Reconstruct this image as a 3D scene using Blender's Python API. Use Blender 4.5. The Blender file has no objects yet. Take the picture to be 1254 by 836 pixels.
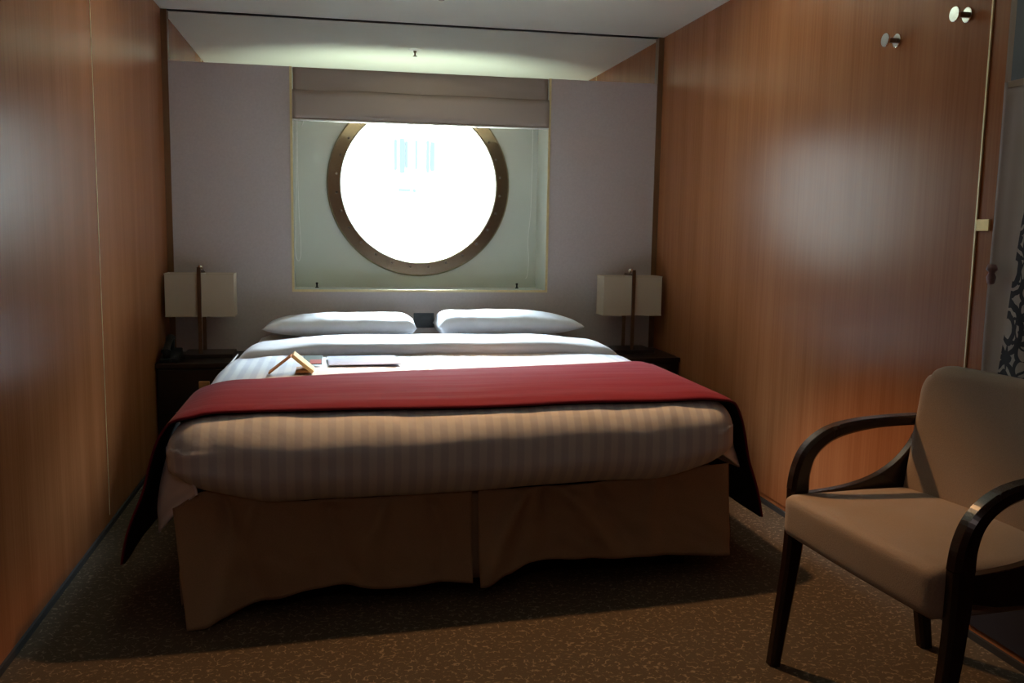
import bpy, bmesh, math, random
from mathutils import Vector, Matrix, noise
random.seed(4)
PI = math.pi
col = bpy.context.scene.collection
W, H, YB = 2.574, 2.15, -5.9          # room width, ceiling height, wall behind the camera

# ------------------------------------------------------------------ materials
def mat(name):
    m = bpy.data.materials.new(name); m.use_nodes = True
    nt = m.node_tree
    return m, nt, nt.nodes['Principled BSDF']

def plain(name, c, rough=.6, metal=0., spec=.5, bump=0., bscale=60, sheen=0., var=0.):
    m, nt, b = mat(name)
    b.inputs['Base Color'].default_value = (*c, 1); b.inputs['Roughness'].default_value = rough
    b.inputs['Metallic'].default_value = metal; b.inputs['Specular IOR Level'].default_value = spec
    b.inputs['Sheen Weight'].default_value = sheen
    tc = nt.nodes.new('ShaderNodeTexCoord')
    n = nt.nodes.new('ShaderNodeTexNoise'); n.inputs['Scale'].default_value = bscale; n.inputs['Detail'].default_value = 3
    nt.links.new(tc.outputs['Object'], n.inputs['Vector'])
    if bump:
        bp = nt.nodes.new('ShaderNodeBump'); bp.inputs['Strength'].default_value = bump; bp.inputs['Distance'].default_value = .002
        nt.links.new(n.outputs['Fac'], bp.inputs['Height']); nt.links.new(bp.outputs['Normal'], b.inputs['Normal'])
    r = nt.nodes.new('ShaderNodeValToRGB')
    v = var or .04
    r.color_ramp.elements[0].position = .3; r.color_ramp.elements[1].position = .7
    r.color_ramp.elements[0].color = (*[x*(1-v) for x in c], 1); r.color_ramp.elements[1].color = (*[min(1, x*(1+v)) for x in c], 1)
    nt.links.new(n.outputs['Fac'], r.inputs['Fac']); nt.links.new(r.outputs['Color'], b.inputs['Base Color'])
    return m

def wood(name, c1, c2, rough=.3, along='Z', coat=0., spec=.5):
    m, nt, b = mat(name)
    tc = nt.nodes.new('ShaderNodeTexCoord'); L = nt.links.new
    def nz(scale, sc, detail=4):
        mp = nt.nodes.new('ShaderNodeMapping'); mp.inputs['Scale'].default_value = sc
        n = nt.nodes.new('ShaderNodeTexNoise'); n.inputs['Scale'].default_value = scale; n.inputs['Detail'].default_value = detail
        L(tc.outputs['Object'], mp.inputs['Vector']); L(mp.outputs['Vector'], n.inputs['Vector']); return n
    s = {'Z': (1, 1, .02), 'X': (.02, 1, 1), 'Y': (1, .02, 1)}[along]
    fine = nz(110, s); broad = nz(9, s, 2)
    mx = nt.nodes.new('ShaderNodeMath'); mx.operation = 'MULTIPLY_ADD'; mx.inputs[1].default_value = .45
    L(fine.outputs['Fac'], mx.inputs[0]); 
    m2 = nt.nodes.new('ShaderNodeMath'); m2.operation = 'MULTIPLY'; m2.inputs[1].default_value = .55
    L(broad.outputs['Fac'], m2.inputs[0]); L(m2.outputs[0], mx.inputs[2])
    r = nt.nodes.new('ShaderNodeValToRGB'); r.color_ramp.elements[0].position = .36; r.color_ramp.elements[1].position = .64
    r.color_ramp.elements[0].color = (*c1, 1); r.color_ramp.elements[1].color = (*c2, 1)
    L(mx.outputs[0], r.inputs['Fac']); L(r.outputs['Color'], b.inputs['Base Color'])
    b.inputs['Roughness'].default_value = rough; b.inputs['Specular IOR Level'].default_value = spec
    b.inputs['Coat Weight'].default_value = coat; b.inputs['Coat Roughness'].default_value = .15
    return m

M = {}
M['wood'] = wood('wall_laminate', (.245, .083, .030), (.32, .124, .048), .27, coat=0., spec=.14)
M['post'] = wood('post_laminate', (.13, .058, .022), (.17, .08, .03), .45)
M['dark'] = wood('dark_wood', (.010, .006, .005), (.020, .012, .009), .3, 'X')
M['chairwood'] = wood('chair_wood', (.012, .006, .004), (.028, .013, .009), .24, 'Z')
M['panel'] = plain('mauve_laminate', (.50, .445, .445), .5, bump=.05, bscale=90)
M['ceil'] = plain('ceiling_paint', (.76, .78, .69), .5, var=.02, bscale=4)
M['niche'] = plain('niche_paint', (.62, .65, .60), .45, var=.02, bscale=5)
M['black'] = plain('black_gap', (.006, .006, .007), .5)
M['blackplastic'] = plain('black_plastic', (.010, .011, .013), .35, spec=.3)
M['chrome'] = plain('chrome', (.75, .75, .74), .12, metal=1.)
M['steel'] = plain('brushed_bronze_steel', (.22, .17, .13), .28, metal=1.)
M['brass'] = plain('bronze_ring', (.36, .29, .19), .27, metal=1., bump=.1, bscale=30)
M['gold'] = plain('gold_trim', (.75, .64, .36), .4, metal=.3)
M['goldplate'] = plain('gold_plate', (.95, .78, .36), .45, metal=.15)
M['fabric'] = plain('beige_upholstery', (.24, .175, .125), .8, bump=.35, bscale=420, sheen=.2, var=.1)
M['skirt'] = plain('taupe_skirt_cloth', (.30, .20, .115), .85, bump=.2, bscale=300, var=.08)
M['under'] = plain('black_lining', (.008, .008, .010), .8)
M['base'] = plain('bed_base_cloth', (.012, .010, .009), .9)
M['cream'] = plain('cream_card', (.80, .66, .32), .6)
M['tan'] = plain('tan_leather', (.42, .20, .07), .5)
M['paper'] = plain('paper', (.40, .41, .52), .8, spec=.1)
M['cord'] = plain('white_cord', (.8, .82, .78), .6)
M['mattress'] = plain('mattress_cloth', (.75, .75, .76), .8)
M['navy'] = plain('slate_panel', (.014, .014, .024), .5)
M['white'] = plain('white_plastic', (.8, .8, .78), .4)
M['carddark'] = plain('card_photo', (.10, .16, .15), .5)
M['cardred'] = plain('card_red', (.45, .06, .04), .5)
M['yellowprint'] = plain('pale_yellow_print', (.75, .72, .45), .6)

def translucent(name, c, t=.3, rough=.9):
    m, nt, b = mat(name); L = nt.links.new
    b.inputs['Base Color'].default_value = (*c, 1); b.inputs['Roughness'].default_value = rough
    b.inputs['Specular IOR Level'].default_value = .2
    tr = nt.nodes.new('ShaderNodeBsdfTranslucent'); tr.inputs['Color'].default_value = (*c, 1)
    mx = nt.nodes.new('ShaderNodeMixShader'); mx.inputs['Fac'].default_value = t
    n = nt.nodes.new('ShaderNodeTexNoise'); n.inputs['Scale'].default_value = 350
    tc = nt.nodes.new('ShaderNodeTexCoord'); L(tc.outputs['Object'], n.inputs['Vector'])
    bp = nt.nodes.new('ShaderNodeBump'); bp.inputs['Strength'].default_value = .2; bp.inputs['Distance'].default_value = .001
    L(n.outputs['Fac'], bp.inputs['Height']); L(bp.outputs['Normal'], b.inputs['Normal'])
    L(b.outputs[0], mx.inputs[1]); L(tr.outputs[0], mx.inputs[2]); L(mx.outputs[0], nt.nodes['Material Output'].inputs['Surface'])
    return m
M['shade'] = translucent('linen_shade', (.62, .53, .42), .25)
M['blind'] = translucent('blind_cloth', (.40, .33, .285), .18)

def stripes(name, ca, cb, period, rough=.45, bump=.0, wr=.0):
    m, nt, b = mat(name); L = nt.links.new
    tc = nt.nodes.new('ShaderNodeTexCoord'); sp = nt.nodes.new('ShaderNodeSeparateXYZ'); L(tc.outputs['Object'], sp.inputs[0])
    a = nt.nodes.new('ShaderNodeMath'); a.operation = 'MULTIPLY'; a.inputs[1].default_value = 2*PI/period
    s = nt.nodes.new('ShaderNodeMath'); s.operation = 'SINE'; L(sp.outputs['X'], a.inputs[0]); L(a.outputs[0], s.inputs[0])
    mr = nt.nodes.new('ShaderNodeMapRange'); mr.inputs['From Min'].default_value = -.25; mr.inputs['From Max'].default_value = .25
    L(s.outputs[0], mr.inputs['Value'])
    mx = nt.nodes.new('ShaderNodeMix'); mx.data_type = 'RGBA'
    mx.inputs[6].default_value = (*ca, 1); mx.inputs[7].default_value = (*cb, 1)
    L(mr.outputs[0], mx.inputs[0]); L(mx.outputs[2], b.inputs['Base Color'])
    m2 = nt.nodes.new('ShaderNodeMapRange'); m2.inputs['To Min'].default_value = rough; m2.inputs['To Max'].default_value = rough+.25
    L(mr.outputs[0], m2.inputs['Value']); L(m2.outputs[0], b.inputs['Roughness'])
    if wr:
        n = nt.nodes.new('ShaderNodeTexNoise'); n.inputs['Scale'].default_value = 14; n.inputs['Detail'].default_value = 3
        L(tc.outputs['Object'], n.inputs['Vector'])
        bp = nt.nodes.new('ShaderNodeBump'); bp.inputs['Strength'].default_value = wr; bp.inputs['Distance'].default_value = .01
        L(n.outputs['Fac'], bp.inputs['Height']); L(bp.outputs['Normal'], b.inputs['Normal'])
    return m
M['duvet'] = stripes('satin_stripe_sheet', (.49, .51, .59), (.60, .62, .66), .046, .5, wr=.25)
M['linen'] = plain('white_linen', (.74, .76, .82), .6, bump=.3, bscale=18)
M['foldcloth'] = plain('folded_sheet_cloth', (.52, .50, .53), .7, bump=.3, bscale=16)

def runner_mat():
    m, nt, b = mat('burgundy_runner'); L = nt.links.new
    tc = nt.nodes.new('ShaderNodeTexCoord'); geo = nt.nodes.new('ShaderNodeNewGeometry')
    mp = nt.nodes.new('ShaderNodeMapping'); mp.inputs['Scale'].default_value = (.35, 3.2, 1)
    n = nt.nodes.new('ShaderNodeTexNoise'); n.inputs['Scale'].default_value = 7; n.inputs['Detail'].default_value = 3
    L(tc.outputs['Object'], mp.inputs['Vector']); L(mp.outputs['Vector'], n.inputs['Vector'])
    bp = nt.nodes.new('ShaderNodeBump'); bp.inputs['Strength'].default_value = .35; bp.inputs['Distance'].default_value = .012
    L(n.outputs['Fac'], bp.inputs['Height']); L(bp.outputs['Normal'], b.inputs['Normal'])
    r = nt.nodes.new('ShaderNodeValToRGB'); r.color_ramp.elements[0].color = (.115, .0065, .019, 1); r.color_ramp.elements[1].color = (.175, .011, .030, 1)
    L(n.outputs['Fac'], r.inputs['Fac']); L(r.outputs['Color'], b.inputs['Base Color'])
    b.inputs['Roughness'].default_value = .8; b.inputs['Sheen Weight'].default_value = .05; b.inputs['Specular IOR Level'].default_value = .15
    return m
M['runner'] = runner_mat()

def carpet():
    m, nt, b = mat('carpet'); L = nt.links.new
    tc = nt.nodes.new('ShaderNodeTexCoord')
    n = nt.nodes.new('ShaderNodeTexNoise'); n.inputs['Scale'].default_value = 14; n.inputs['Detail'].default_value = 2
    L(tc.outputs['Object'], n.inputs['Vector'])
    mixv = nt.nodes.new('ShaderNodeMix'); mixv.data_type = 'VECTOR'; mixv.inputs[0].default_value = .055
    L(tc.outputs['Object'], mixv.inputs[4]); L(n.outputs['Color'], mixv.inputs[5])
    v = nt.nodes.new('ShaderNodeTexVoronoi'); v.feature = 'DISTANCE_TO_EDGE'; v.inputs['Scale'].default_value = 62
    L(mixv.outputs[1], v.inputs['Vector'])
    n2 = nt.nodes.new('ShaderNodeTexNoise'); n2.inputs['Scale'].default_value = 60
    L(tc.outputs['Object'], n2.inputs['Vector'])
    r = nt.nodes.new('ShaderNodeValToRGB'); r.color_ramp.elements[0].position = .03; r.color_ramp.elements[1].position = .11
    r.color_ramp.elements[0].color = (1, 1, 1, 1); r.color_ramp.elements[1].color = (0, 0, 0, 1)
    L(v.outputs['Distance'], r.inputs['Fac'])
    r2 = nt.nodes.new('ShaderNodeValToRGB'); r2.color_ramp.elements[0].position = .50; r2.color_ramp.elements[1].position = .60
    L(n2.outputs['Fac'], r2.inputs['Fac'])
    mu = nt.nodes.new('ShaderNodeMath'); mu.operation = 'MULTIPLY'; L(r.outputs['Color'], mu.inputs[0]); L(r2.outputs['Color'], mu.inputs[1])
    mx = nt.nodes.new('ShaderNodeMix'); mx.data_type = 'RGBA'; mx.inputs[6].default_value = (.078, .060, .042, 1); mx.inputs[7].default_value = (.20, .16, .11, 1)
    L(mu.outputs[0], mx.inputs[0]); L(mx.outputs[2], b.inputs['Base Color'])
    f = nt.nodes.new('ShaderNodeTexNoise'); f.inputs['Scale'].default_value = 500; L(tc.outputs['Object'], f.inputs['Vector'])
    bp = nt.nodes.new('ShaderNodeBump'); bp.inputs['Strength'].default_value = .6; bp.inputs['Distance'].default_value = .004
    L(f.outputs['Fac'], bp.inputs['Height']); L(bp.outputs['Normal'], b.inputs['Normal'])
    b.inputs['Roughness'].default_value = .95; b.inputs['Specular IOR Level'].default_value = .1
    return m
M['carpet'] = carpet()

def damask():
    m, nt, b = mat('damask_curtain_cloth'); L = nt.links.new
    tc = nt.nodes.new('ShaderNodeTexCoord'); sp = nt.nodes.new('ShaderNodeSeparateXYZ')
    n = nt.nodes.new('ShaderNodeTexNoise'); n.inputs['Scale'].default_value = 26; n.inputs['Detail'].default_value = 1
    L(tc.outputs['Object'], n.inputs['Vector'])
    mv = nt.nodes.new('ShaderNodeMix'); mv.data_type = 'VECTOR'; mv.inputs[0].default_value = .022
    L(tc.outputs['Object'], mv.inputs[4]); L(n.outputs['Color'], mv.inputs[5]); L(mv.outputs[1], sp.inputs[0])
    def mth(op, a, b_=None, c_=None):
        nd = nt.nodes.new('ShaderNodeMath'); nd.operation = op
        for i, x in enumerate((a, b_, c_)):
            if x is None: continue
            if isinstance(x, (int, float)): nd.inputs[i].default_value = x
            else: L(x, nd.inputs[i])
        return nd.outputs[0]
    u = mth('PINGPONG', mth('ADD', sp.outputs['Y'], 10.02), .085)         # mirrored repeat across
    v = mth('SUBTRACT', mth('PINGPONG', mth('ADD', sp.outputs['Z'], 10.0), .15), .075)
    def ring(cx, cz, rx, rz, w):
        a = mth('DIVIDE', mth('SUBTRACT', u, cx), rx); c = mth('DIVIDE', mth('SUBTRACT', v, cz), rz)
        d = mth('SQRT', mth('ADD', mth('MULTIPLY', a, a), mth('MULTIPLY', c, c)))
        return mth('LESS_THAN', mth('ABSOLUTE', mth('SUBTRACT', d, 1.)), w)
    def petal(cx, cz, r0, k):
        a = mth('SUBTRACT', u, cx); c = mth('SUBTRACT', v, cz)
        rr = mth('SQRT', mth('ADD', mth('MULTIPLY', a, a), mth('MULTIPLY', c, c)))
        th = mth('ARCTAN2', c, a)
        lim = mth('MULTIPLY', r0, mth('ADD', .62, mth('MULTIPLY', .38, mth('COSINE', mth('MULTIPLY', th, k)))))
        return mth('LESS_THAN', rr, lim)
    allp = None
    for s in (ring(.085, 0, .055, .062, .13), ring(.085, .0, .028, .036, .24), ring(.02, .055, .024, .022, .28), ring(.02, -.055, .022, .026, .26),
              petal(.0, 0, .040, 6), petal(.085, -.073, .030, 4), petal(.085, .075, .026, 5), petal(.048, .03, .016, 3), petal(.048, -.03, .015, 3), ring(.0, .0, .05, .05, .06)):
        allp = s if allp is None else mth('MAXIMUM', allp, s)
    # plain margin along the leading edge and along the header
    sp2 = nt.nodes.new('ShaderNodeSeparateXYZ'); L(tc.outputs['Object'], sp2.inputs[0])
    inside = mth('MULTIPLY', mth('LESS_THAN', sp2.outputs['Y'], mth('MULTIPLY_ADD', sp2.outputs['Z'], -.13, .045)), mth('LESS_THAN', sp2.outputs['Z'], 1.385))
    fac = mth('MULTIPLY', allp, inside)
    mx = nt.nodes.new('ShaderNodeMix'); mx.data_type = 'RGBA'; mx.inputs[6].default_value = (.30, .26, .245, 1); mx.inputs[7].default_value = (.022, .024, .034, 1)
    L(fac, mx.inputs[0]); L(mx.outputs[2], b.inputs['Base Color']); b.inputs['Roughness'].default_value = .8
    b.inputs['Specular IOR Level'].default_value = .2
    return m
M['damask'] = damask()
M['mauve'] = plain('mauve_ribbon', (.26, .20, .22), .7)

def glass_mat():
    m, nt, b = mat('pane_glass'); L = nt.links.new
    tr = nt.nodes.new('ShaderNodeBsdfTransparent'); tr.inputs['Color'].default_value = (.95, .98, .97, 1)
    gl = nt.nodes.new('ShaderNodeBsdfGlossy'); gl.inputs['Roughness'].default_value = .02
    fr = nt.nodes.new('ShaderNodeFresnel'); fr.inputs['IOR'].default_value = 1.45
    mx = nt.nodes.new('ShaderNodeMixShader'); L(fr.outputs[0], mx.inputs[0]); L(tr.outputs[0], mx.inputs[1]); L(gl.outputs[0], mx.inputs[2])
    L(mx.outputs[0], nt.nodes['Material Output'].inputs['Surface'])
    return m
M['glass'] = glass_mat()
def mirror_mat():
    m, nt, b = mat('mirror_silver'); b.inputs['Base Color'].default_value = (.86, .88, .86, 1); b.inputs['Metallic'].default_value = 1
    b.inputs['Roughness'].default_value = .015
    return m
M['mirror'] = mirror_mat()
M['bldg'] = plain('pale_facade', (.038, .039, .040), .8, spec=0)
M['bwin'] = plain('cyan_glazing', (.009, .0122, .0135), .9, spec=0)

# ------------------------------------------------------------------ helpers
def root_loc(p):
    v = Vector((0, 0, 0))
    while p is not None: v = v + p.location; p = p.parent
    return v
def obj(name, bm, m, parent=None, smooth=False, bevel=0., seg=2, sub=0, local=False, origin=None):
    me = bpy.data.meshes.new(name)
    if parent is not None and not local: bmesh.ops.translate(bm, verts=bm.verts, vec=-root_loc(parent))
    if parent is None and origin is not None: bmesh.ops.translate(bm, verts=bm.verts, vec=-Vector(origin))
    bmesh.ops.recalc_face_normals(bm, faces=bm.faces)
    bm.to_mesh(me); bm.free()
    o = bpy.data.objects.new(name, me); col.objects.link(o); me.materials.append(M[m] if isinstance(m, str) else m)
    if parent is None and origin is not None: o.location = origin
    o.parent = parent
    if smooth:
        for p in me.polygons: p.use_smooth = True
    if bevel:
        b = o.modifiers.new('bevel', 'BEVEL'); b.width = bevel; b.segments = seg; b.limit_method = 'ANGLE'; b.angle_limit = math.radians(40)
        b.harden_normals = False
    if sub:
        s = o.modifiers.new('sub', 'SUBSURF'); s.levels = sub; s.render_levels = sub
    return o
def thing(name, label, cat, loc=(0, 0, 0), group=None):
    o = bpy.data.objects.new(name, None); col.objects.link(o); o.location = loc; o.empty_display_size = .05
    return tag(o, label, cat, group)
def tag(o, label, cat, group=None):
    o['label'] = label; o['category'] = cat
    if group: o['group'] = group
    return o
def struct(o): o['kind'] = 'structure'; return o
def copy_tree(o, parent=None):
    c = o.copy(); col.objects.link(c); c.parent = parent
    for ch in [x for x in bpy.data.objects if x.parent is o]: copy_tree(ch, c)
    return c
def NB(): return bmesh.new()
def box(bm, x0, x1, y0, y1, z0, z1):
    vs = [bm.verts.new(v) for v in ((x0,y0,z0),(x1,y0,z0),(x1,y1,z0),(x0,y1,z0),(x0,y0,z1),(x1,y0,z1),(x1,y1,z1),(x0,y1,z1))]
    for f in ((0,3,2,1),(4,5,6,7),(0,1,5,4),(1,2,6,5),(2,3,7,6),(3,0,4,7)): bm.faces.new([vs[i] for i in f])
    return bm
def bx(*a): return box(NB(), *a)
def frame_of(d):
    d = d.normalized(); a = Vector((0, 0, 1)) if abs(d.z) < .9 else Vector((1, 0, 0))
    u = d.cross(a).normalized(); return u, d.cross(u).normalized()
def tube(bm, pts, r, n=10, cap=True):
    pts = [Vector(p) for p in pts]; R = r if isinstance(r, (list, tuple)) else [r]*len(pts); rings = []
    u = None
    for i, p in enumerate(pts):
        d = (pts[min(i+1, len(pts)-1)] - pts[max(i-1, 0)]).normalized()
        if u is None: u, v = frame_of(d)
        else:
            u = (u - d*u.dot(d)).normalized(); v = d.cross(u)
        rings.append([bm.verts.new(p + u*math.cos(2*PI*k/n)*R[i] + v*math.sin(2*PI*k/n)*R[i]) for k in range(n)])
    for a, b in zip(rings, rings[1:]):
        for k in range(n): bm.faces.new((a[k], a[(k+1) % n], b[(k+1) % n], b[k]))
    if cap: bm.faces.new(rings[0][::-1]); bm.faces.new(rings[-1])
    return bm
def bar(bm, pts, w, t, side=Vector((0, 1, 0))):
    """rectangular section swept along pts in a plane; t is the thickness along `side`, w in-plane"""
    pts = [Vector(p) for p in pts]; Wd = w if isinstance(w, (list, tuple)) else [w]*len(pts); rings = []
    for i, p in enumerate(pts):
        d = (pts[min(i+1, len(pts)-1)] - pts[max(i-1, 0)]).normalized(); nrm = d.cross(side).normalized()
        h = Wd[i]/2; q = t/2; c = min(h, q)*.45
        prof = [(-h+c, -q), (h-c, -q), (h, -q+c), (h, q-c), (h-c, q), (-h+c, q), (-h, q-c), (-h, -q+c)]
        rings.append([bm.verts.new(p + nrm*a + side*b) for a, b in prof])
    n = 8
    for a, b in zip(rings, rings[1:]):
        for k in range(n): bm.faces.new((a[k], a[(k+1) % n], b[(k+1) % n], b[k]))
    bm.faces.new(rings[0][::-1]); bm.faces.new(rings[-1]); return bm
def spline(pts, n=8):
    P = [Vector(p) for p in pts]; out = []
    for i in range(len(P)-1):
        p0, p1, p2, p3 = P[max(i-1, 0)], P[i], P[i+1], P[min(i+2, len(P)-1)]
        for k in range(n):
            t = k/n
            out.append(.5*((2*p1) + (p2-p0)*t + (2*p0-5*p1+4*p2-p3)*t*t + (3*p1-p0-3*p2+p3)*t**3))
    out.append(P[-1]); return out
def lathe(bm, prof, center, axis='Z', n=32, closed=False):
    """prof: (radius, height) pairs along axis"""
    c = Vector(center); rings = []
    ax = {'Z': (Vector((1,0,0)), Vector((0,1,0)), Vector((0,0,1))), 'Y': (Vector((1,0,0)), Vector((0,0,1)), Vector((0,1,0))), 'X': (Vector((0,1,0)), Vector((0,0,1)), Vector((1,0,0)))}[axis]
    for r, h in prof:
        rings.append([bm.verts.new(c + ax[0]*r*math.cos(2*PI*k/n) + ax[1]*r*math.sin(2*PI*k/n) + ax[2]*h) for k in range(n)])
    pairs = list(zip(rings, rings[1:]))
    if closed: pairs.append((rings[-1], rings[0]))
    for a, b in pairs:
        for k in range(n): bm.faces.new((a[k], a[(k+1) % n], b[(k+1) % n], b[k]))
    if not closed:
        bm.faces.new(rings[0][::-1]); bm.faces.new(rings[-1])
    return bm
def grid(bm, fn, nu, nv, thick=0.):
    g = [[bm.verts.new(fn(i/nu, j/nv)) for j in range(nv+1)] for i in range(nu+1)]
    for i in range(nu):
        for j in range(nv): bm.faces.new((g[i][j], g[i+1][j], g[i+1][j+1], g[i][j+1]))
    return bm
def solid(o, t, off=1.):
    s = o.modifiers.new('thickness', 'SOLIDIFY'); s.thickness = t; s.offset = off; return s
def poly_xz(bm, pts, y0, y1):
    a = [bm.verts.new((x, y0, z)) for x, z in pts]; b = [bm.verts.new((x, y1, z)) for x, z in pts]
    bm.faces.new(a); bm.faces.new(b[::-1]); n = len(pts)
    for k in range(n): bm.faces.new((a[k], b[k], b[(k+1) % n], a[(k+1) % n]))
    return bm
def nz(x, y, z, s=1.): return noise.noise(Vector((x*s, y*s, z*s)))
def sstep(a, b, x):
    t = max(0, min(1, (x-a)/(b-a))); return t*t*(3-2*t)

# ------------------------------------------------------------------ room shell
struct(obj('floor', bx(-.1, W+.1, YB, .1, -.08, 0), 'carpet'))
struct(obj('ceiling', bx(-.1, W+.1, YB, .3, H, H+.08), 'ceil'))
struct(obj('wall_left', bx(-.1, 0, YB, .05, 0, H), 'wood'))
struct(obj('wall_right', bx(W, W+.1, YB, .05, 0, H), 'wood'))
struct(obj('wall_front', bx(-.1, W+.1, YB-.1, YB, 0, H), 'wood'))
NX0, NX1, NZ0, NZ1 = .612, 1.951, .781, 1.906
bm = NB()
box(bm, 0, NX0, -.03, .0, 0, NZ1); box(bm, NX1, W, -.03, .0, 0, NZ1); box(bm, NX0, NX1, -.03, .0, 0, NZ0)
struct(obj('wall_back', bm, 'panel', bevel=.0015))
# recess of the window: sill, cheeks, head, and hull panel with the round hole
PC = Vector((1.285, .25, 1.347)); PR = .428; PO = .503
bm = NB()
box(bm, NX0-.02, NX0, 0, .27, NZ0-.02, 1.96); box(bm, NX1, NX1+.02, 0, .27, NZ0-.02, 1.96)
box(bm, NX0, NX1, 0, .27, NZ0-.02, NZ0); box(bm, NX0, NX1, 0, .27, 1.93, 1.96)
struct(obj('trim_1', bm, 'niche'))
bm = NB(); n = 64                                   # hull panel with hole
outer = []
for k in range(n):
    a = 2*PI*k/n; c, s = math.cos(a), math.sin(a)
    t = min(((NX1+.02-PC.x) if c > 0 else (PC.x-NX0+.02))/max(abs(c), 1e-6), ((1.96-PC.z) if s > 0 else (PC.z-NZ0+.02))/max(abs(s), 1e-6))
    outer.append((PC.x+c*t, PC.z+s*t))
for y0, y1 in ((.25, .27),):
    A = [bm.verts.new((PC.x+PR*1.03*math.cos(2*PI*k/n), y0, PC.z+PR*1.03*math.sin(2*PI*k/n))) for k in range(n)]
    B = [bm.verts.new((x, y0, z)) for x, z in outer]
    for k in range(n): bm.faces.new((A[k], A[(k+1) % n], B[(k+1) % n], B[k]))
    A2 = [bm.verts.new((v.co.x, .335, v.co.z)) for v in A]
    for k in range(n): bm.faces.new((A[k], A[(k+1) % n], A2[(k+1) % n], A2[k]))
struct(obj('trim_2', bm, 'niche'))
# outer shell closing the space round the recess
bm = NB()
box(bm, -.1, NX0-.02, 0., .05, 0, 2.2); box(bm, NX1+.02, W+.1, 0., .05, 0, 2.2); box(bm, NX0-.02, NX1+.02, 0., .05, 0, NZ0-.02); box(bm, NX0-.02, NX1+.02, 0.0, .05, 1.96, 2.2)
struct(obj('wall_hull', bm, 'niche'))
bm = NB(); box(bm, NX0, NX1, 0, .008, NZ1, 1.96)
struct(obj('trim_3', bm, 'niche'))

# porthole window
win = bpy.data.objects.new('window_1', None); col.objects.link(win); win.location = PC; win['kind'] = 'structure'
bm = NB(); lathe(bm, [(PR, .06), (PR, -.012), (PR+.006, -.018), (PO-.008, -.018), (PO, -.010), (PO, 0), (PR+.02, 0), (PR+.02, .06)], PC, 'Y', 96, True)
obj('window_frame', bm, 'brass', win, smooth=False, bevel=0.)
bm = NB()
for k in range(28):
    a = 2*PI*(k+.5)/28
    lathe(bm, [(.007, -.0185), (.007, -.0215), (.004, -.0235)], (PC.x+.452*math.cos(a), PC.y, PC.z+.452*math.sin(a)), 'Y', 10)
sc = obj('frame_screws', bm, 'steel', win); sc['kind'] = 'stuff'
bm = NB(); lathe(bm, [(PR+.004, .035), (PR+.004, .041)], PC, 'Y', 96)
obj('window_pane', bm, 'glass', win)
# thin gilt edging round the recess
bm = NB(); box(bm, NX0-.006, NX0+.006, -.036, -.0302, NZ0-.006, NZ1); box(bm, NX1-.006, NX1+.006, -.036, -.0302, NZ0-.006, NZ1); box(bm, NX0+.006, NX1-.006, -.036, -.0302, NZ0-.006, NZ0+.006)
struct(obj('trim_4', bm, 'gold'))
# corner posts, ceiling gap, seams, baseboards
struct(obj('trim_5', bx(0.0, .029, -.038, -.001, 0, H-.004), 'post')); struct(obj('trim_6', bx(W-.029, W, -.038, -.001, 0, H-.004), 'post'))
struct(obj('trim_7', bx(.0, W, -.030, -.0, H-.0025, H-.0005), 'black'))
struct(obj('trim_8', bx(0, .0012, -1.380, -1.376, .045, H), 'gold')); 
struct(obj('baseboard_left', bx(0, .008, YB, -.04, 0, .020), 'base')); struct(obj('baseboard_right', bx(W-.008, W, YB, -.04, 0, .020), 'base'))
# door in the right wall (flush), with gilt edge
door = bpy.data.objects.new('door_1', None); col.objects.link(door); door.location = (W, -1.95, 0); door['kind'] = 'structure'
obj('door_panel', bx(W-.004, W-.0005, -2.602, -1.302, .04, H-.01), 'wood', door)
obj('door_edge_strip', bx(W-.0055, W-.0005, -2.609, -2.6035, .04, H-.01), 'gold', door)
obj('strike_plate', bx(W-.0065, W-.0005, -2.660, -2.6105, 1.134, 1.166), 'goldplate', door, bevel=.001)
struct(obj('trim_9', bx(W-.0015, W-.0002, -1.3005, -1.2975, .045, H), 'gold'))
struct(obj('trim_10', bx(W-.004, W-.0003, -2.700, -2.675, .04, H), 'post'))
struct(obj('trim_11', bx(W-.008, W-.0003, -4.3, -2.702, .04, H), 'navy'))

# mirror strip over the panel
mir = tag(obj('mirror', bx(.0295, W-.0295, -.012, -.001, NZ1+.001, H-.0075), 'mirror', origin=(W/2, -.006, NZ1)),
          'wide mirror strip between grey headboard wall and ceiling, reflecting the ceiling', 'mirror')

# ------------------------------------------------------------------ blind and cords
bl = thing('roman_blind', 'folded taupe fabric roman blind across the top of the round window', 'blind', (1.28, -.02, 1.64))
X0, X1 = NX0+.008, NX1-.010
def up(u, v):
    x = X0+.004+(X1-X0-.008)*u; z = 1.903-.125*v
    y = -.030-.014*math.sin(v*PI*.5) + .004*nz(u*9, v*3, 1)
    return (x, y, z)
solid(obj('upper_fold', grid(NB(), up, 60, 12), 'blind', bl, smooth=True), .004)
def lowf(u, v):     # a soft pouch of stacked cloth
    x = X0+(X1-X0)*u; P = [(-.030, 1.782), (-.052, 1.790), (-.060, 1.775), (-.061, 1.72), (-.058, 1.668), (-.052, 1.652), (-.036, 1.650), (-.030, 1.67)]
    t = v*(len(P)-1); i = min(int(t), len(P)-2); f = t-i
    y = P[i][0]*(1-f)+P[i+1][0]*f; z = P[i][1]*(1-f)+P[i+1][1]*f
    return (x, y+.0025*nz(u*6, v*2, 3), z + .004*nz(u*5, 0, 9)*(1 if v < .5 else .3) + .012*(u-.5)*0)
lf = obj('lower_fold', grid(NB(), lowf, 60, 28), 'blind', bl, smooth=True); solid(lf, .003)
obj('bottom_bar', bx(X0, X1, -.060, -.034, 1.640, 1.6475), 'white', bl, bevel=.002)
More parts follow.
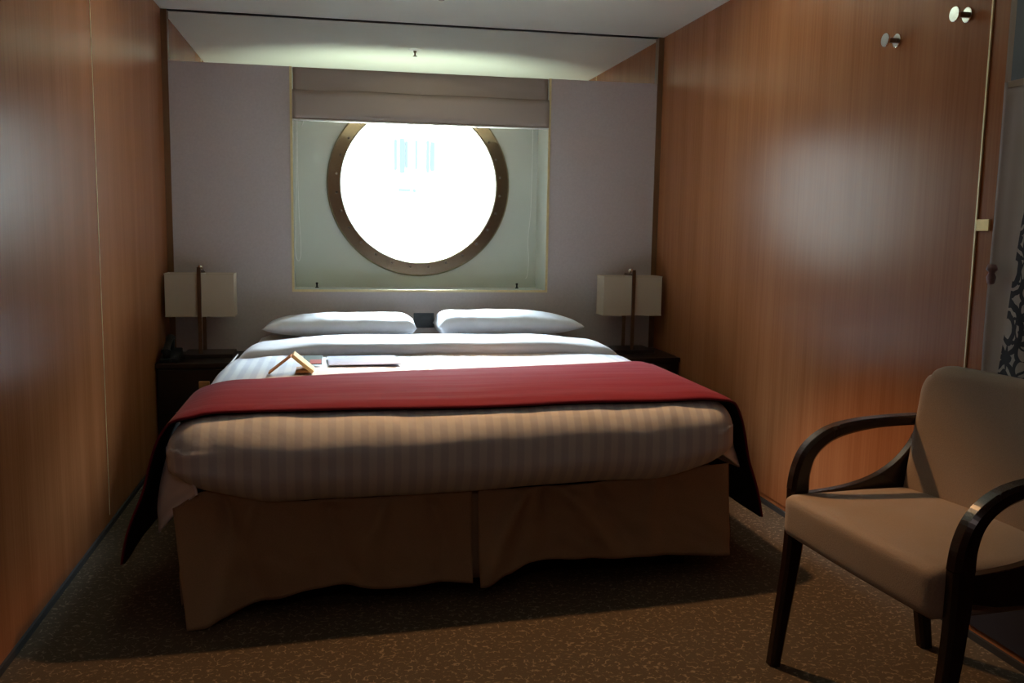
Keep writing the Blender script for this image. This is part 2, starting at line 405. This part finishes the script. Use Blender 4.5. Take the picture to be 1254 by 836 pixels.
obj('blind_headrail', bx(X0, X1, -.028, -.004, 1.875, 1.905), 'white', bl)
cd = tube(NB(), spline([(.640, .02, 1.66), (.641, .0, 1.4), (.644, -.02, 1.2), (.652, -.03, 1.02), (.650, -.035, .955), (.640, -.04, .935), (.628, -.04, .955), (.625, -.038, 1.02), (.630, -.02, 1.2), (.636, .0, 1.4), (.636, .02, 1.66)]), .0022, 6)
tag(obj('blind_cord', cd, 'cord', smooth=True, origin=(.64, 0, 1.65)), 'white looped pull cord hanging at the left side of the window recess', 'cord')
cd = tube(NB(), spline([(.672, .03, 1.66), (.668, .03, 1.635), (.655, .03, 1.61)]), .0025, 6)
tag(obj('cord_end', cd, 'cord', smooth=True, origin=(.67, .03, 1.65)), 'short white curled cord end peeping below the blind at upper left', 'cord')
cd = tube(NB(), spline([(1.893, .12, 1.655), (1.892, .12, 1.4), (1.888, .12, 1.2), (1.876, .12, 1.05), (1.882, .12, .95), (1.876, .12, .86), (1.866, .12, .84)]), .002, 6)
tag(obj('blind_cord', cd, 'cord', smooth=True, origin=(1.89, .12, 1.65)), 'thin white cord hanging at the right side of the window recess', 'cord')
for x, w in ((.727, 'left'), (1.832, 'right')):
    b = NB(); lathe(b, [(.010, 0), (.010, .004), (.005, .006), (.005, .020), (.007, .022), (.007, .028), (.003, .03)], (x, .19, NZ0), 'Z', 12)
    tag(obj('sill_peg', b, 'blackplastic', smooth=False, origin=(x, .19, NZ0)), 'small dark peg standing on the window sill, %s end' % w, 'peg', 'pegs on the window sill')

# ceiling sprinkler (seen through the mirror strip)
sp = thing('ceiling_sprinkler', 'small sprinkler head under the ceiling, seen reflected in the mirror strip', 'sprinkler', (1.295, -.70, H))
obj('rose', lathe(NB(), [(.038, 0), (.036, -.004), (.018, -.008)], (1.295, -.70, H-.0005), 'Z', 28), 'white', sp, smooth=False)
b = lathe(NB(), [(.010, -.0085), (.009, -.018), (.005, -.020), (.005, -.034), (.003, -.036)], (1.295, -.70, H), 'Z', 16); 
lathe(b, [(.013, -.036), (.013, -.039)], (1.295, -.70, H), 'Z', 16)
obj('sprinkler_head', b, 'steel', sp)

# ------------------------------------------------------------------ bed
CX = 1.24
def foot(x, y=-2.25): return .075*(x-CX)*sstep(-.8, -2.2, y)        # the foot end lies a little askew
def sh(bm):
    for v in bm.verts: v.co.y += foot(v.co.x, v.co.y)
    return bm
def rbox(x0, x1, y0, y1, z0, z1, r, n=(60, 60, 12)):
    bm = NB(); c = Vector(((x0+x1)/2, (y0+y1)/2, (z0+z1)/2)); h = Vector(((x1-x0)/2, (y1-y0)/2, (z1-z0)/2))
    def face(ax, sg, na, nb):
        a, b_ = [(1, 2), (2, 0), (0, 1)][ax]
        def fn(u, v):
            p = Vector((0, 0, 0)); p[ax] = sg*h[ax]; p[a] = (2*u-1)*h[a]; p[b_] = (2*v-1)*h[b_]
            q = Vector([max(-(h[i]-r), min(h[i]-r, p[i])) for i in range(3)]); d = p-q
            if d.length > 1e-9: d = d.normalized()*r
            return c+q+d
        grid(bm, fn, na, nb)
    for sg in (-1, 1): face(0, sg, n[1], n[2]); face(1, sg, n[2], n[0]); face(2, sg, n[0], n[1])
    bmesh.ops.remove_doubles(bm, verts=bm.verts, dist=1e-5); return bm
bed = thing('double_bed', 'wide double bed with taupe valance standing under the round window', 'bed', (CX, -1.15, 0))
obj('bed_base', sh(bx(.42, 2.06, -2.13, -.06, .10, .30)), 'base', bed, bevel=.01)
obj('mattress', sh(rbox(.44, 2.04, -2.08, -.05, .305, .56, .05, (30, 30, 8))), 'mattress', bed, smooth=True)
for lx in (.52, 1.18, 1.30, 1.96):
    for ly in (-2.02, -.25):
        obj('leg', bx(lx-.025, lx+.025, ly-.025, ly+.025, 0, .10), 'black', bed)
# valance: panels hang from z .32 with an uneven hem
def lerp(tab, x):
    if x <= tab[0][0]: return tab[0][1]
    for (a, b), (c, d) in zip(tab, tab[1:]):
        if x <= c: t = (x-a)/(c-a); t = t*t*(3-2*t); return b+(d-b)*t
    return tab[-1][1]
hemL = [(.37, -.0), (.42, .002), (.50, .018), (.63, .042), (.74, .062), (.84, .072), (.96, .050), (1.10, .052), (1.225, .046)]
hemR = [(1.26, .036), (1.34, .062), (1.42, .088), (1.56, .088), (1.8, .080), (2.09, .062)]
def skirt_front(x0, x1, hem, flare):
    def fn(u, v):
        x = x0+(x1-x0)*u; zt = .322 + .004*nz(x*7, 0, 2) + .040*sstep(1.6, 2.1, x) + .045*sstep(.75, .50, x)*sstep(.36, .46, x); zb = lerp(hem, x)
        z = zt+(zb-zt)*v
        y = -2.178 - flare(x)*v**1.2 - .018*v*nz(x*4.5, v*.8, 4) - .016*v*abs(nz(x*8, v*1.2, 7)) + .005*nz(x*14-v*3, v*5, 3)
        y += .010*math.exp(-((v-.12)/.08)**2)*nz(x*11, 0, 5)
        for c0, sl_, am in ((.50, .10, .012), (.60, -.12, -.014), (.80, .05, .010), (.97, -.10, -.013), (1.10, .08, .010), (1.40, -.14, -.020), (1.47, .02, .016), (1.52, .20, -.018), (1.64, .12, .012), (1.84, -.05, -.010)):
            y += 1.9*am*math.exp(-((x-c0-sl_*v)/(.016+.045*v))**2)*(1-.35*v)*min(1, v*8)
        xx = x + .045*v*sstep(.55, .38, x)
        return (xx, y, z)
    return sh(grid(NB(), fn, 90, 26))
o = obj('valance_panel', skirt_front(.372, 1.232, hemL, lambda x: .035+.065*math.exp(-((x-.37)/.13)**2)), 'skirt', bed, smooth=True); solid(o, .003)
o = obj('valance_panel', skirt_front(1.252, 2.098, hemR, lambda x: .030+.02*math.exp(-((x-1.26)/.1)**2)), 'skirt', bed, smooth=True); solid(o, .003)
def pleat(u, v): x = 1.20+.09*u; return (x, -2.158-.010*v, .315-.275*v)
o = obj('valance_pleat', sh(grid(NB(), pleat, 6, 6)), 'skirt', bed, smooth=True); solid(o, .003)
def side(sx):
    def fn(u, v):
        y = -2.17+2.10*u; z = .33+(.035+.02*nz(y*2, 0, 1)-.33)*v
        x = CX+sx*(.835+.018*v*(.6+.4*math.exp(-((u)/.05)**2))+.015*v*nz(y*5, v, sx*3) + .006*nz(y*9, v*3, sx))
        return (x, y, z)
    return sh(grid(NB(), fn, 70, 18))
for sx in (-1, 1): o = obj('valance_side', side(sx), 'skirt', bed, smooth=True); solid(o, .003)

# duvet ------------------------------------------------------------
TOP = .590
duv = thing('duvet', 'white satin-striped duvet spread over the bed, top edge folded back', 'duvet', (CX, -1.4, .56))
bm = rbox(CX-.885, CX+.875, -2.25, -.95, .318, TOP, .105, (110, 90, 22))
for v in bm.verts:
    x, y, z = v.co; dx = abs(x-CX)
    t = 1-sstep(.33, .48, z)
    v.co.z += .055*sstep(.58, .86, dx)*t*sstep(-2.0, -2.15, y)             # lower corners sweep up
    v.co.y += -.020*sstep(.33, .42, z)*(1-sstep(.46, .58, z))*(1-sstep(.5, .9, dx))*(y < -2.05)
    v.co.z += .008*nz(x*2.2, y*2.2, 1) + .003*nz(x*7, y*5, z*5) - .014*sstep(.62, .88, dx)*(z > .5)
    if y < -2.1: v.co.y += .006*nz(x*3, z*8, 6) + .003*nz(x*11, z*16, 2)
    v.co.x += .008*nz(y*5, z*7, 9)*(dx > .7)
obj('cover', sh(bm), 'duvet', duv, smooth=True)
CS_D = spline([(.845, 0, .54), (.866, 0, .515), (.879, 0, .49), (.893, 0, .455), (.915, 0, .38), (.93, 0, .30), (.932, 0, .215)], 6)
CS_R = spline([(.0, 0, .594), (.3, 0, .596), (.62, 0, .594), (.74, 0, .594), (.80, 0, .586), (.862, 0, .564), (.902, 0, .512), (.928, 0, .44), (.95, 0, .35), (.975, 0, .27), (.992, 0, .20), (1.002, 0, .15)], 6)
def along(C, t):
    L = [0]
    for a, b in zip(C, C[1:]): L.append(L[-1]+(b-a).length)
    s = t*L[-1]
    for i in range(len(C)-1):
        if s <= L[i+1]+1e-9: f = (s-L[i])/max(L[i+1]-L[i], 1e-9); return C[i].lerp(C[i+1], f), L[-1]
    return C[-1], L[-1]
def drape(sx):
    def fn(u, v):
        y = -2.213+1.55*u; w = (1-sstep(0, .085, u))       # w=1 at the very front, where the cloth tucks round the corner
        p, _ = along(CS_D, v*(1-.45*w)*(1 if sx < 0 else .72)); x = p.x; z = p.z
        x += .014*v*nz(y*4.2, v, sx*5) + .010*v*v*math.sin(y*9+sx) - w*(.03+.08*v)
        z += .014*v*nz(y*5, 2, sx) + .01*v*sstep(.05, .3, u)
        return (CX+sx*x, y + .012*nz(v*6, y*3, sx), z)
    return sh(grid(NB(), fn, 80, 30))
for sx in (-1, 1): o = obj('side_drape', drape(sx), 'linen', duv, smooth=True); solid(o, .006, 0)
# folded-back head end: a soft thick band
PF = spline([(0, -.47, .575), (0, -.55, .604), (0, -.75, .634), (0, -.93, .642), (0, -1.05, .640), (0, -1.088, .624), (0, -1.094, .604), (0, -1.088, .586)], 6)
def fold(u, v):
    p, _ = along(PF, v); s = 2*u-1; dx = s*.868; a = abs(dx)
    drop = .025*sstep(.45, .75, a) + .15*max(0, (a-.72)/.148)**2.2
    y = p.y + .012*nz(dx*3, 0, 4) - .012*sstep(.3, .8, a)*0
    return (CX+dx, y, p.z - drop*1.0 + .004*nz(dx*5, p.y*6, 1)+.006*nz(dx*2, 1, 1))
o = obj('folded_edge', grid(NB(), fold, 90, 36), 'foldcloth', duv, smooth=True); solid(o, .012, -1)
def fsheet(u, v):
    x = CX+(2*u-1)*.80; y = -.36-.63*v; z = .575+.016*sstep(0, .3, v)+.004*nz(x*3, y*5, 2)-.04*sstep(.6, .8, abs(x-CX))
    return (x, y, z)

# runner ----------------------------------------------------------
def run_pt(s, v):     # s: signed 0..1 along the cross section, v: 0 rear .. 1 front
    p, Lt = along(CS_R, abs(s)); sx = 1 if s > 0 else -1
    x = CX+sx*p.x
    yr = -1.60+.155*(min(max(x, .35), 2.15)-1.14)
    dx = abs(x-CX)
    yf = -2.198+.01*math.sin(x*3)+.055*sstep(.80, .96, dx)
    y = yr+(yf-yr)*v
    z = p.z
    # follow the rounded foot of the duvet
    f = max(0, -2.145-y); z -= f*f*4.2*(dx < .86)
    z += .004*nz(x*2.2, y*2.2, 1)*(dx < .8) + (.0035*nz(x*1.6, y*16, 5)+.003*nz(x*3, y*9, 2))*(1-sstep(.7, .85, dx))
    x += sx*.012*sstep(.5, .2, p.z)*nz(y*5, z*2, sx*3)
    x += sx*.012*sstep(.4, .2, p.z)*v
    return Vector((x, y, z+.004))
bm = grid(NB(), lambda u, v: run_pt(2*u-1, v), 170, 60)
sh(bm)
rn = thing('bed_runner', 'burgundy cloth bed runner laid across the foot of the bed', 'runner', (CX, -1.9, .6))
o = obj('runner_cloth', bm, 'runner', rn, smooth=True)
me = o.data; me.materials.append(M['under'])
s = solid(o, .006, 1.); s.material_offset = 0
bm = grid(NB(), lambda u, v: run_pt(2*u-1, v)+Vector((0, 0, 0)), 170, 60); sh(bm)
# black lining sits a hair inside the cloth
for f in bm.faces: f.normal_update()
for v_ in bm.verts: v_.normal_update()
for v_ in bm.verts:
    nrm = v_.normal if v_.normal.z > 0 or abs(v_.normal.x) > .5 else -v_.normal
    out = Vector(((1 if v_.co.x > CX else -1), 0, .6)); nrm = v_.normal*(1 if v_.normal.dot(out) > 0 else -1)
    v_.co -= nrm*.0035
lin = obj('lining', bm, 'under', rn, smooth=True)
lin['label'] = 'black lining on the underside of the runner'

# pillows ----------------------------------------------------------
def pillow(flip, seed, ww=.365, hh=.21, th=.063):
    bm = NB(); nu, nv = 60, 40
    def pt(u, v, top):
        a, b_ = 2*u-1, 2*v-1
        # outline: slightly concave sides, one end blunter than the other
        e = 1.0-.055*(1-b_*b_) if a*flip > 0 else 1.0-.015*(1-b_*b_)
        x = a*ww*e; y = b_*hh*(1-.05*(1-a*a))
        pa = 2.2 if a*flip > 0 else 14.0
        q = max(0, 1-abs(a)**pa)*max(0, 1-abs(b_)**2.6)
        h = th*q**.48
        z = h*(1.12 if top else -.78)
        if top: z += .007*nz(x*7, y*7, seed)*q**.3 + .012*abs(nz(x*15+y*9, y*6-x*4, seed+3))*(q**.25)*(1-q*.7)
        x += .006*nz(y*14, 0, seed+1)
        return (x, y, z)
    grid(bm, lambda u, v: pt(u, v, True), nu, nv); grid(bm, lambda u, v: pt(u, v, False), nu, nv)
    bmesh.ops.remove_doubles(bm, verts=bm.verts, dist=4e-4)
    return bm
o = obj('pillow', pillow(-1, 1), 'linen', smooth=True); o.location = (.845, -.265, .618); o.rotation_euler = (math.radians(-3), math.radians(0), math.radians(1))
tag(o, 'white pillow at the head of the bed, left of the black socket plate', 'pillow', 'pillows at the head of the bed')
o = obj('pillow', pillow(1, 5, th=.07), 'linen', smooth=True); o.location = (1.690, -.265, .624); o.rotation_euler = (math.radians(-3), 0, math.radians(-1))
tag(o, 'white pillow at the head of the bed, right of the black socket plate', 'pillow', 'pillows at the head of the bed')

# things lying on the duvet ----------------------------------------
tent = thing('tent_card', 'cream folded card standing like a tent on the striped duvet', 'card', (.668, -1.56, .597))
def slab(p, q, y0, y1, t, bm):
    p, q = Vector(p), Vector(q); d = (q-p).normalized(); nn = Vector((-d.z, 0, d.x))*t
    pts = [(p.x, p.z), (q.x, q.z), (q.x+nn.x, q.z+nn.z), (p.x+nn.x, p.z+nn.z)]
    return poly_xz(bm, pts, y0, y1)
obj('card_leaf', slab((.595, 0, .597), (.672, 0, .657), -1.60, -1.53, .005, NB()), 'tan', tent)
obj('card_leaf', slab((.672, 0, .657), (.742, 0, .597), -1.60, -1.50, .012, NB()), 'cream', tent)
tag(obj('booklet', bx(.685, .735, -1.585, -1.49, .598, .606), 'tan', origin=(.71, -1.54, .598), bevel=.001), 'small tan booklet lying under the cream tent card', 'booklet')
pc = thing('photo_card', 'small dark and red printed card lying behind the cream tent card', 'card', (.74, -1.38, .598))
obj('card_face', bx(.705, .775, -1.40, -1.33, .5985, .601), 'carddark', pc)
obj('red_print', bx(.730, .772, -1.398, -1.365, .6012, .6016), 'cardred', pc)
pc.location.z = .606; pc.rotation_euler = (math.radians(20), 0, 0)
lf = thing('leaflet', 'pale printed leaflet lying flat on the striped duvet near the fold', 'leaflet', (.93, -1.30, .5945))
lf.rotation_euler = (0, 0, math.radians(3))
obj('sheet', bx(-.135, .135, -.115, .115, .004, .0065), 'paper', lf, local=True)
obj('yellow_print', bx(.085, .122, -.03, .06, .0067, .0070), 'yellowprint', lf, local=True)
bm = NB()
for k in range(9): box(bm, -.11, .065-.02*(k % 3), -.085+k*.02, -.081+k*.02, .0067, .0069)
obj('text_lines', bm, plain('grey_print', (.40, .41, .47), .7), lf, local=True)

# socket plate on the headboard wall
so = thing('socket_plate', 'black square socket plate on the wall between the pillows', 'socket', (1.286, -.03, .625))
obj('plate', bx(1.232, 1.340, -.037, -.0305, .586, .664), 'blackplastic', so, bevel=.002)
obj('rocker', bx(1.262, 1.324, -.0405, -.0375, .602, .649), 'black', so, bevel=.002)

# ------------------------------------------------------------------ nightstands, lamps, phone
ns = thing('nightstand', 'black nightstand in the left corner carrying the telephone', 'nightstand', (.187, -.25, 0), 'nightstands beside the bed')
hw = .182
obj('carcass', bx(-hw, hw, -.185, .205, .03, .445), 'dark', ns, local=True, bevel=.002)
obj('top', bx(-hw-.003, hw+.003, -.205, .210, .446, .470), 'dark', ns, local=True, bevel=.003)
obj('plinth', bx(-hw+.02, hw-.02, -.17, .19, 0, .029), 'black', ns, local=True)
for z0, z1 in ((.245, .438), (.045, .238)):
    d = obj('drawer', bx(-hw+.006, hw-.006, -.200, -.186, z0, z1), 'dark', ns, local=True, bevel=.002)
    hz_ = z1-.072
    h = obj('handle', bx(.008, .056, -.212, -.2005, hz_-.018, hz_+.018), 'tan', d, local=True, bevel=.002)
    h['label'] = 'wood-coloured square handle'
ns2 = copy_tree(ns); ns2.location = (2.386, -.25, 0); ns2['label'] = 'black nightstand in the right corner beside the wood wall'

lamp = thing('table_lamp', 'left bedside lamp with a beige box shade next to the telephone', 'lamp', (.180, -.19, .47), 'bedside lamps with rectangular shades')
bm = NB()
sw, sd = .160, .066
def shade_bm():
    bm = NB(); z0, z1 = .200, .405
    t = .002
    box(bm, -sw, sw, -sd, -sd+t, z0, z1); box(bm, -sw, sw, sd-t, sd, z0, z1)
    box(bm, -sw, -sw+t, -sd+t, sd-t, z0, z1); box(bm, sw-t, sw, -sd+t, sd-t, z0, z1); return bm
obj('lamp_shade', shade_bm(), 'shade', lamp, local=True)
M['edge'] = plain('shade_edge', (.55, .47, .35), .7)
for z0, z1, nm in ((.198, .203, 'bottom_edging'), (.402, .407, 'top_edging')):
    bm = NB()
    box(bm, -sw-.0015, sw+.0015, -sd-.0015, -sd, z0, z1); box(bm, -sw-.0015, sw+.0015, sd, sd+.0015, z0, z1)
    box(bm, -sw-.0015, -sw, -sd, sd, z0, z1); box(bm, sw, sw+.0015, -sd, sd, z0, z1)
    obj(nm, bm, 'edge', lamp, local=True)
obj('base', bx(-.085, .150, -.10, .10, .0005, .018), 'dark', lamp, local=True, bevel=.002)
obj('front_post', bx(-.009, .009, -.080, -.070, .018, .440), 'steel', lamp, local=True, bevel=.001)
obj('rear_post', bx(-.009, .009, .072, .082, .018, .412), 'steel', lamp, local=True, bevel=.001)
obj('bridge', bx(-.004, .004, -.070, .078, .410, .420), 'steel', lamp, local=True)
obj('knob', lathe(NB(), [(.004, .420), (.004, .425), (.012, .428), (.014, .436), (.010, .444), (.003, .447)], (.0, -.01, 0), 'Z', 20), 'chrome', lamp, local=True, smooth=True)
b = lathe(NB(), [(.012, .30), (.012, .345), (.026, .36), (.030, .385), (.022, .405)], (0, 0, 0), 'Z', 20)
obj('bulb', b, 'white', lamp, local=True, smooth=True)
obj('bulb_bracket', bx(-.003, .003, -.070, .072, .292, .299), 'steel', lamp, local=True)
lamp2 = copy_tree(lamp); lamp2.location = (2.372, -.185, .47)
lamp2['label'] = 'right bedside lamp with a beige box shade against the wood wall'
for c in [x for x in bpy.data.objects if x.parent is lamp2 and x.name.startswith('base')]: c.location.x = -.03

ph = thing('telephone', 'black corded telephone on the left nightstand', 'telephone', (.06, -.36, .47))
bm = NB(); poly = [(-.045, .001), (.045, .001), (.045, .028), (-.045, .030)]
pts = [(-.075, .001), (.070, .001), (.070, .055), (-.075, .018)]     # wedge: low at the front, high at the back (y,z)
a = [bm.verts.new((-.042, y, z)) for y, z in pts]; b_ = [bm.verts.new((.042, y, z)) for y, z in pts]
bm.faces.new(a); bm.faces.new(b_[::-1])
for k in range(4): bm.faces.new((a[k], b_[k], b_[(k+1) % 4], a[(k+1) % 4]))
obj('phone_base', bm, 'blackplastic', ph, local=True, bevel=.005)
hs = spline([(0, -.070, .052), (0, -.052, .062), (0, -.01, .080), (0, .035, .098), (0, .060, .103)], 6)
nh = len(hs); rr = [.017-.006*math.sin(PI*i/(nh-1)) for i in range(nh)]
bm = tube(NB(), hs, rr, 12); 
for v in bm.verts: v.co.x *= 1.35
lathe(bm, [(.020, .022), (.021, .050), (.015, .058)], (0, -.055, 0), 'Z', 16); lathe(bm, [(.020, .048), (.021, .095), (.015, .106)], (0, .052, 0), 'Z', 16)
for v in bm.verts: v.co.x -= .012
obj('handset', bm, 'blackplastic', ph, local=True, smooth=True)
bm = tube(NB(), [(.01+.005*math.cos(t*.9), -.078-.02*math.sin(t*.06)-.0, .011+.004*math.sin(t*.9)) for t in range(0, 60)], .0018, 5)
for v in bm.verts: v.co.y -= .0; 
obj('cord', bm, 'blackplastic', ph, local=True, smooth=True)
bm = NB()
for i in range(3):
    for j in range(4): box(bm, .016+.0085*i, .022+.0085*i, -.055+.016*j, -.046+.016*j, .024+.0041*j, .0275+.0041*j)
kp = obj('keypad', bm, plain('key_grey', (.05, .05, .055), .5), ph, local=True)

# ------------------------------------------------------------------ coat hooks
hk = thing('coat_hook', 'chrome round coat peg on the wood door, lower left of the two', 'coat hook', (W-.0042, -2.180, 1.725), 'coat pegs on the wood door')
obj('flange', lathe(NB(), [(.021, 0), (.021, -.005), (.019, -.006)], (0, 0, 0), 'X', 28), 'chrome', hk, local=True)
obj('peg', lathe(NB(), [(.0085, -.006), (.0075, -.037)], (0, 0, 0), 'X', 20), 'steel', hk, local=True, smooth=False)
obj('cap', lathe(NB(), [(.019, -.037), (.021, -.039), (.021, -.044), (.020, -.045)], (0, 0, 0), 'X', 28), 'chrome', hk, local=True)
hk2 = copy_tree(hk); hk2.location = (W-.0042, -2.508, 1.732); hk2['label'] = 'chrome round coat peg on the wood door, upper right of the two'

# ------------------------------------------------------------------ curtain
ct = thing('curtain', 'damask patterned curtain hanging behind the armchair by the door', 'curtain', (2.53, -2.72, 1.515))
def cur(u, v):
    y = -2.722-1.0*u; z = 1.515-1.05*v
    x = 2.532 + .012*math.sin(u*34)*(.4+.6*v) + .006*nz(u*20, v*2, 3)
    return (x, y+.006*v*math.sin(v*4), z)
o = obj('cloth', grid(NB(), cur, 120, 30), 'damask', None, smooth=True)
# the pattern reads object space, so the cloth's origin stays a fixed offset from the root
for v in o.data.vertices: v.co.x -= 2.53; v.co.y += 2.72
o.parent = ct; o.location = (0, 0, -1.515); solid(o, .003)
obj('header_tape', bx(2.535, 2.545, -3.722, -2.730, 1.500, 1.517), 'fabric', ct)
bm = NB(); lathe(bm, [(.003, -.026), (.009, -.022), (.012, -.006), (.007, .006), (.014, .014), (.010, .026), (.003, .028)], (2.515, -2.752, 1.020), 'Z', 16)
obj('tieback_tassel', bm, 'mauve', ct, smooth=True)

# ------------------------------------------------------------------ armchair
ch = thing('armchair', 'dark wood armchair with curved arms and beige upholstered seat and back', 'armchair', (1.970, -3.06, 0))
ch.rotation_euler = (0, 0, math.radians(4))
bm = rbox(-.012, .42, -.276, .276, .358, .465, .022, (26, 30, 10))
for v in bm.verts:
    x, y, z = v.co
    if z > .41: v.co.z += .010*max(0, 1-((x-.2)/.24)**2)*max(0, 1-(y/.27)**2) + .002*nz(x*12, y*12, 1)
    v.co.x -= .006*max(0, 1-(y/.27)**2)*(x < .05)
obj('seat', bm, 'fabric', ch, smooth=True, local=True)
# backrest: rounded slab, slightly curved and leaning
bm = rbox(-.03, .03, -.274, .274, .44, .792, .026, (8, 44, 40))
for v in bm.verts:
    x, y, z = v.co
    # round the two top corners
    R = .075; cy = .274-R; cz = .792-R
    if abs(y) > cy and z > cz:
        dy, dz = abs(y)-cy, z-cz; m_ = max(dy, dz); l = math.hypot(dy, dz)
        if l > 1e-6: k = m_/l; v.co.y = math.copysign(cy+dy*k, y); v.co.z = cz+dz*k
    x, y, z = v.co
    v.co.x = x + .360 + .13*(z-.45) + .020*(1-(y/.262)**2) - .0*z + (.006*(1-((z-.6)/.2)**2) if x > 0 else 0)
obj('backrest', bm, 'fabric', ch, smooth=True, local=True)
for sy in (-1, 1):
    Y = .287*sy; S = Vector((0, 1, 0))
    fl = spline([(-.006, Y, 0), (.012, Y, .14), (.030, Y, .28), (.038, Y, .40), (.038, Y, .47)], 6)
    n = len(fl); obj('leg', bar(NB(), fl, [.030+.022*min(1, i/(n*.75)) for i in range(n)], .034), 'chairwood', ch, local=True)
    arm = spline([(.038, Y, .47), (.042, Y, .515), (.058, Y, .560), (.090, Y, .594), (.135, Y, .617), (.20, Y, .631), (.28, Y, .638), (.375, Y, .640), (.41, Y, .639)], 6)
    n = len(arm); obj('armrest', bar(NB(), arm, [.052-.026*min(1, i/(n*.7)) for i in range(n)], .040), 'chairwood', ch, local=True)
    rl = spline([(.405, Y, .650), (.400, Y, .52), (.405, Y, .40), (.425, Y, .22), (.460, Y, .0)], 6)
    n = len(rl); obj('leg', bar(NB(), rl, [.036+.012*math.sin(PI*i/(n-1)) for i in range(n)], .034), 'chairwood', ch, local=True)
    cur_ = spline([(.395, 0, .632), (.365, 0, .575), (.32, 0, .528), (.26, 0, .494), (.18, 0, .472), (.09, 0, .462), (.04, 0, .460)], 5)
    pts = [(p.x, p.z) for p in cur_] + [(.04, .405), (.12, .390), (.25, .385), (.40, .385)]
    obj('side_panel', poly_xz(NB(), pts, Y-.011, Y+.011), 'chairwood', ch, local=True, bevel=.002)
obj('rear_rail', bx(.385, .41, -.275, .275, .375, .425), 'chairwood', ch, local=True)

# ------------------------------------------------------------------ outside: a pale building across the water
bd = thing('distant_building', 'overexposed pale building with faint cyan windows seen through the round window', 'building', (3.4, 30, -6))
obj('facade', bx(-12, 16, 30, 34, -6, 16), 'bldg', bd)
for x0, x1, z0, z1 in ((3.0, 3.1, 3.2, 4.3), (3.2, 3.38, 3.1, 4.35), (3.42, 3.5, 3.3, 4.25), (3.78, 3.85, 3.25, 4.3), (4.2, 4.3, 3.15, 4.3), (4.36, 4.5, 3.2, 4.25), (3.15, 3.6, 2.42, 2.5), (3.7, 3.8, 2.4, 2.5)):
    obj('window', bx(x0, x1, 29.93, 29.999, z0, z1), 'bwin', bd)

# ------------------------------------------------------------------ light
w = bpy.data.worlds.new('sky'); bpy.context.scene.world = w; w.use_nodes = True
nt = w.node_tree; bg = nt.nodes['Background']; L = nt.links.new
tc = nt.nodes.new('ShaderNodeTexCoord'); sz = nt.nodes.new('ShaderNodeSeparateXYZ'); L(tc.outputs['Generated'], sz.inputs[0])
rp = nt.nodes.new('ShaderNodeValToRGB'); mr = nt.nodes.new('ShaderNodeMapRange'); mr.inputs['From Min'].default_value = -1; L(sz.outputs['Z'], mr.inputs['Value']); L(mr.outputs[0], rp.inputs['Fac'])
e = rp.color_ramp.elements; e[0].position = .26; e[0].color = (.23, .25, .21, 1); e[1].position = .55; e[1].color = (.016, .0175, .018, 1); e4 = rp.color_ramp.elements.new(.43); e4.color = (.016, .018, .0175, 1)
e2 = rp.color_ramp.elements.new(.82); e2.color = (.76, .88, 1, 1); e5 = rp.color_ramp.elements.new(.64); e5.color = (.023, .026, .028, 1); e6 = rp.color_ramp.elements.new(.72); e6.color = (.21, .24, .265, 1); e3 = rp.color_ramp.elements.new(1.0); e3.color = (.74, .87, 1, 1)
L(rp.outputs['Color'], bg.inputs['Color']); bg.inputs['Strength'].default_value = 410.

def area(name, loc, rot, size, power, color, spread=None, portal=False, shape='DISK'):
    l = bpy.data.lights.new(name, 'AREA'); l.shape = shape; l.size = size; l.energy = power; l.color = color
    if spread: l.spread = spread
    o = bpy.data.objects.new(name, l); col.objects.link(o); o.location = loc; o.rotation_euler = rot
    if portal: l.cycles.is_portal = True
    return o
pt = area('window_portal', (PC.x, .35, PC.z), (-PI/2, 0, 0), .95, 1, (1, 1, 1), portal=True, shape='SQUARE')
sl = bpy.data.lights.new('ceiling_downlight', 'SPOT'); sl.energy = 120; sl.color = (1., .52, .22); sl.spot_size = math.radians(76); sl.spot_blend = .35; sl.shadow_soft_size = .035
so_ = bpy.data.objects.new('ceiling_downlight', sl); col.objects.link(so_); so_.location = (1.46, -1.74, H-.02); so_.rotation_euler = (math.radians(-13), 0, 0)

fl_ = bpy.data.lights.new('fill_light', 'AREA'); fl_.shape = 'DISK'; fl_.size = .35; fl_.energy = 4.0; fl_.color = (1., .80, .74)  # added fill behind the camera, lifts the shaded valance and duvet front
fo_ = bpy.data.objects.new('fill_light', fl_); col.objects.link(fo_); fo_.location = (.75, -5.2, H-.03)

# ------------------------------------------------------------------ camera
yaw, pitch, roll = .1917, .1244, .0164
cy, sy_, cp, sp_ = math.cos(yaw), math.sin(yaw), math.cos(pitch), math.sin(pitch)
F = Vector((sy_*cp, cy*cp, -sp_)); R0 = Vector((cy, -sy_, 0)); U0 = R0.cross(F)
R = R0*math.cos(roll)+U0*math.sin(roll); U = -R0*math.sin(roll)+U0*math.cos(roll)
cam = bpy.data.cameras.new('camera'); cam.sensor_width = 36; cam.lens = 1115.77*36/1254; cam.clip_start = .05
co = bpy.data.objects.new('camera', cam); col.objects.link(co)
co.matrix_world = Matrix(((R.x, U.x, -F.x, .8291), (R.y, U.y, -F.y, -4.8624), (R.z, U.z, -F.z, 1.1225), (0, 0, 0, 1)))
sc = bpy.context.scene; sc.camera = co
sc.view_settings.view_transform = 'Standard'; sc.view_settings.look = 'None'; sc.view_settings.exposure = 0.
sc.cycles.use_denoising = True
try: sc.cycles.max_bounces = 10; sc.cycles.diffuse_bounces = 6; sc.cycles.sample_clamp_indirect = 6
except Exception: pass
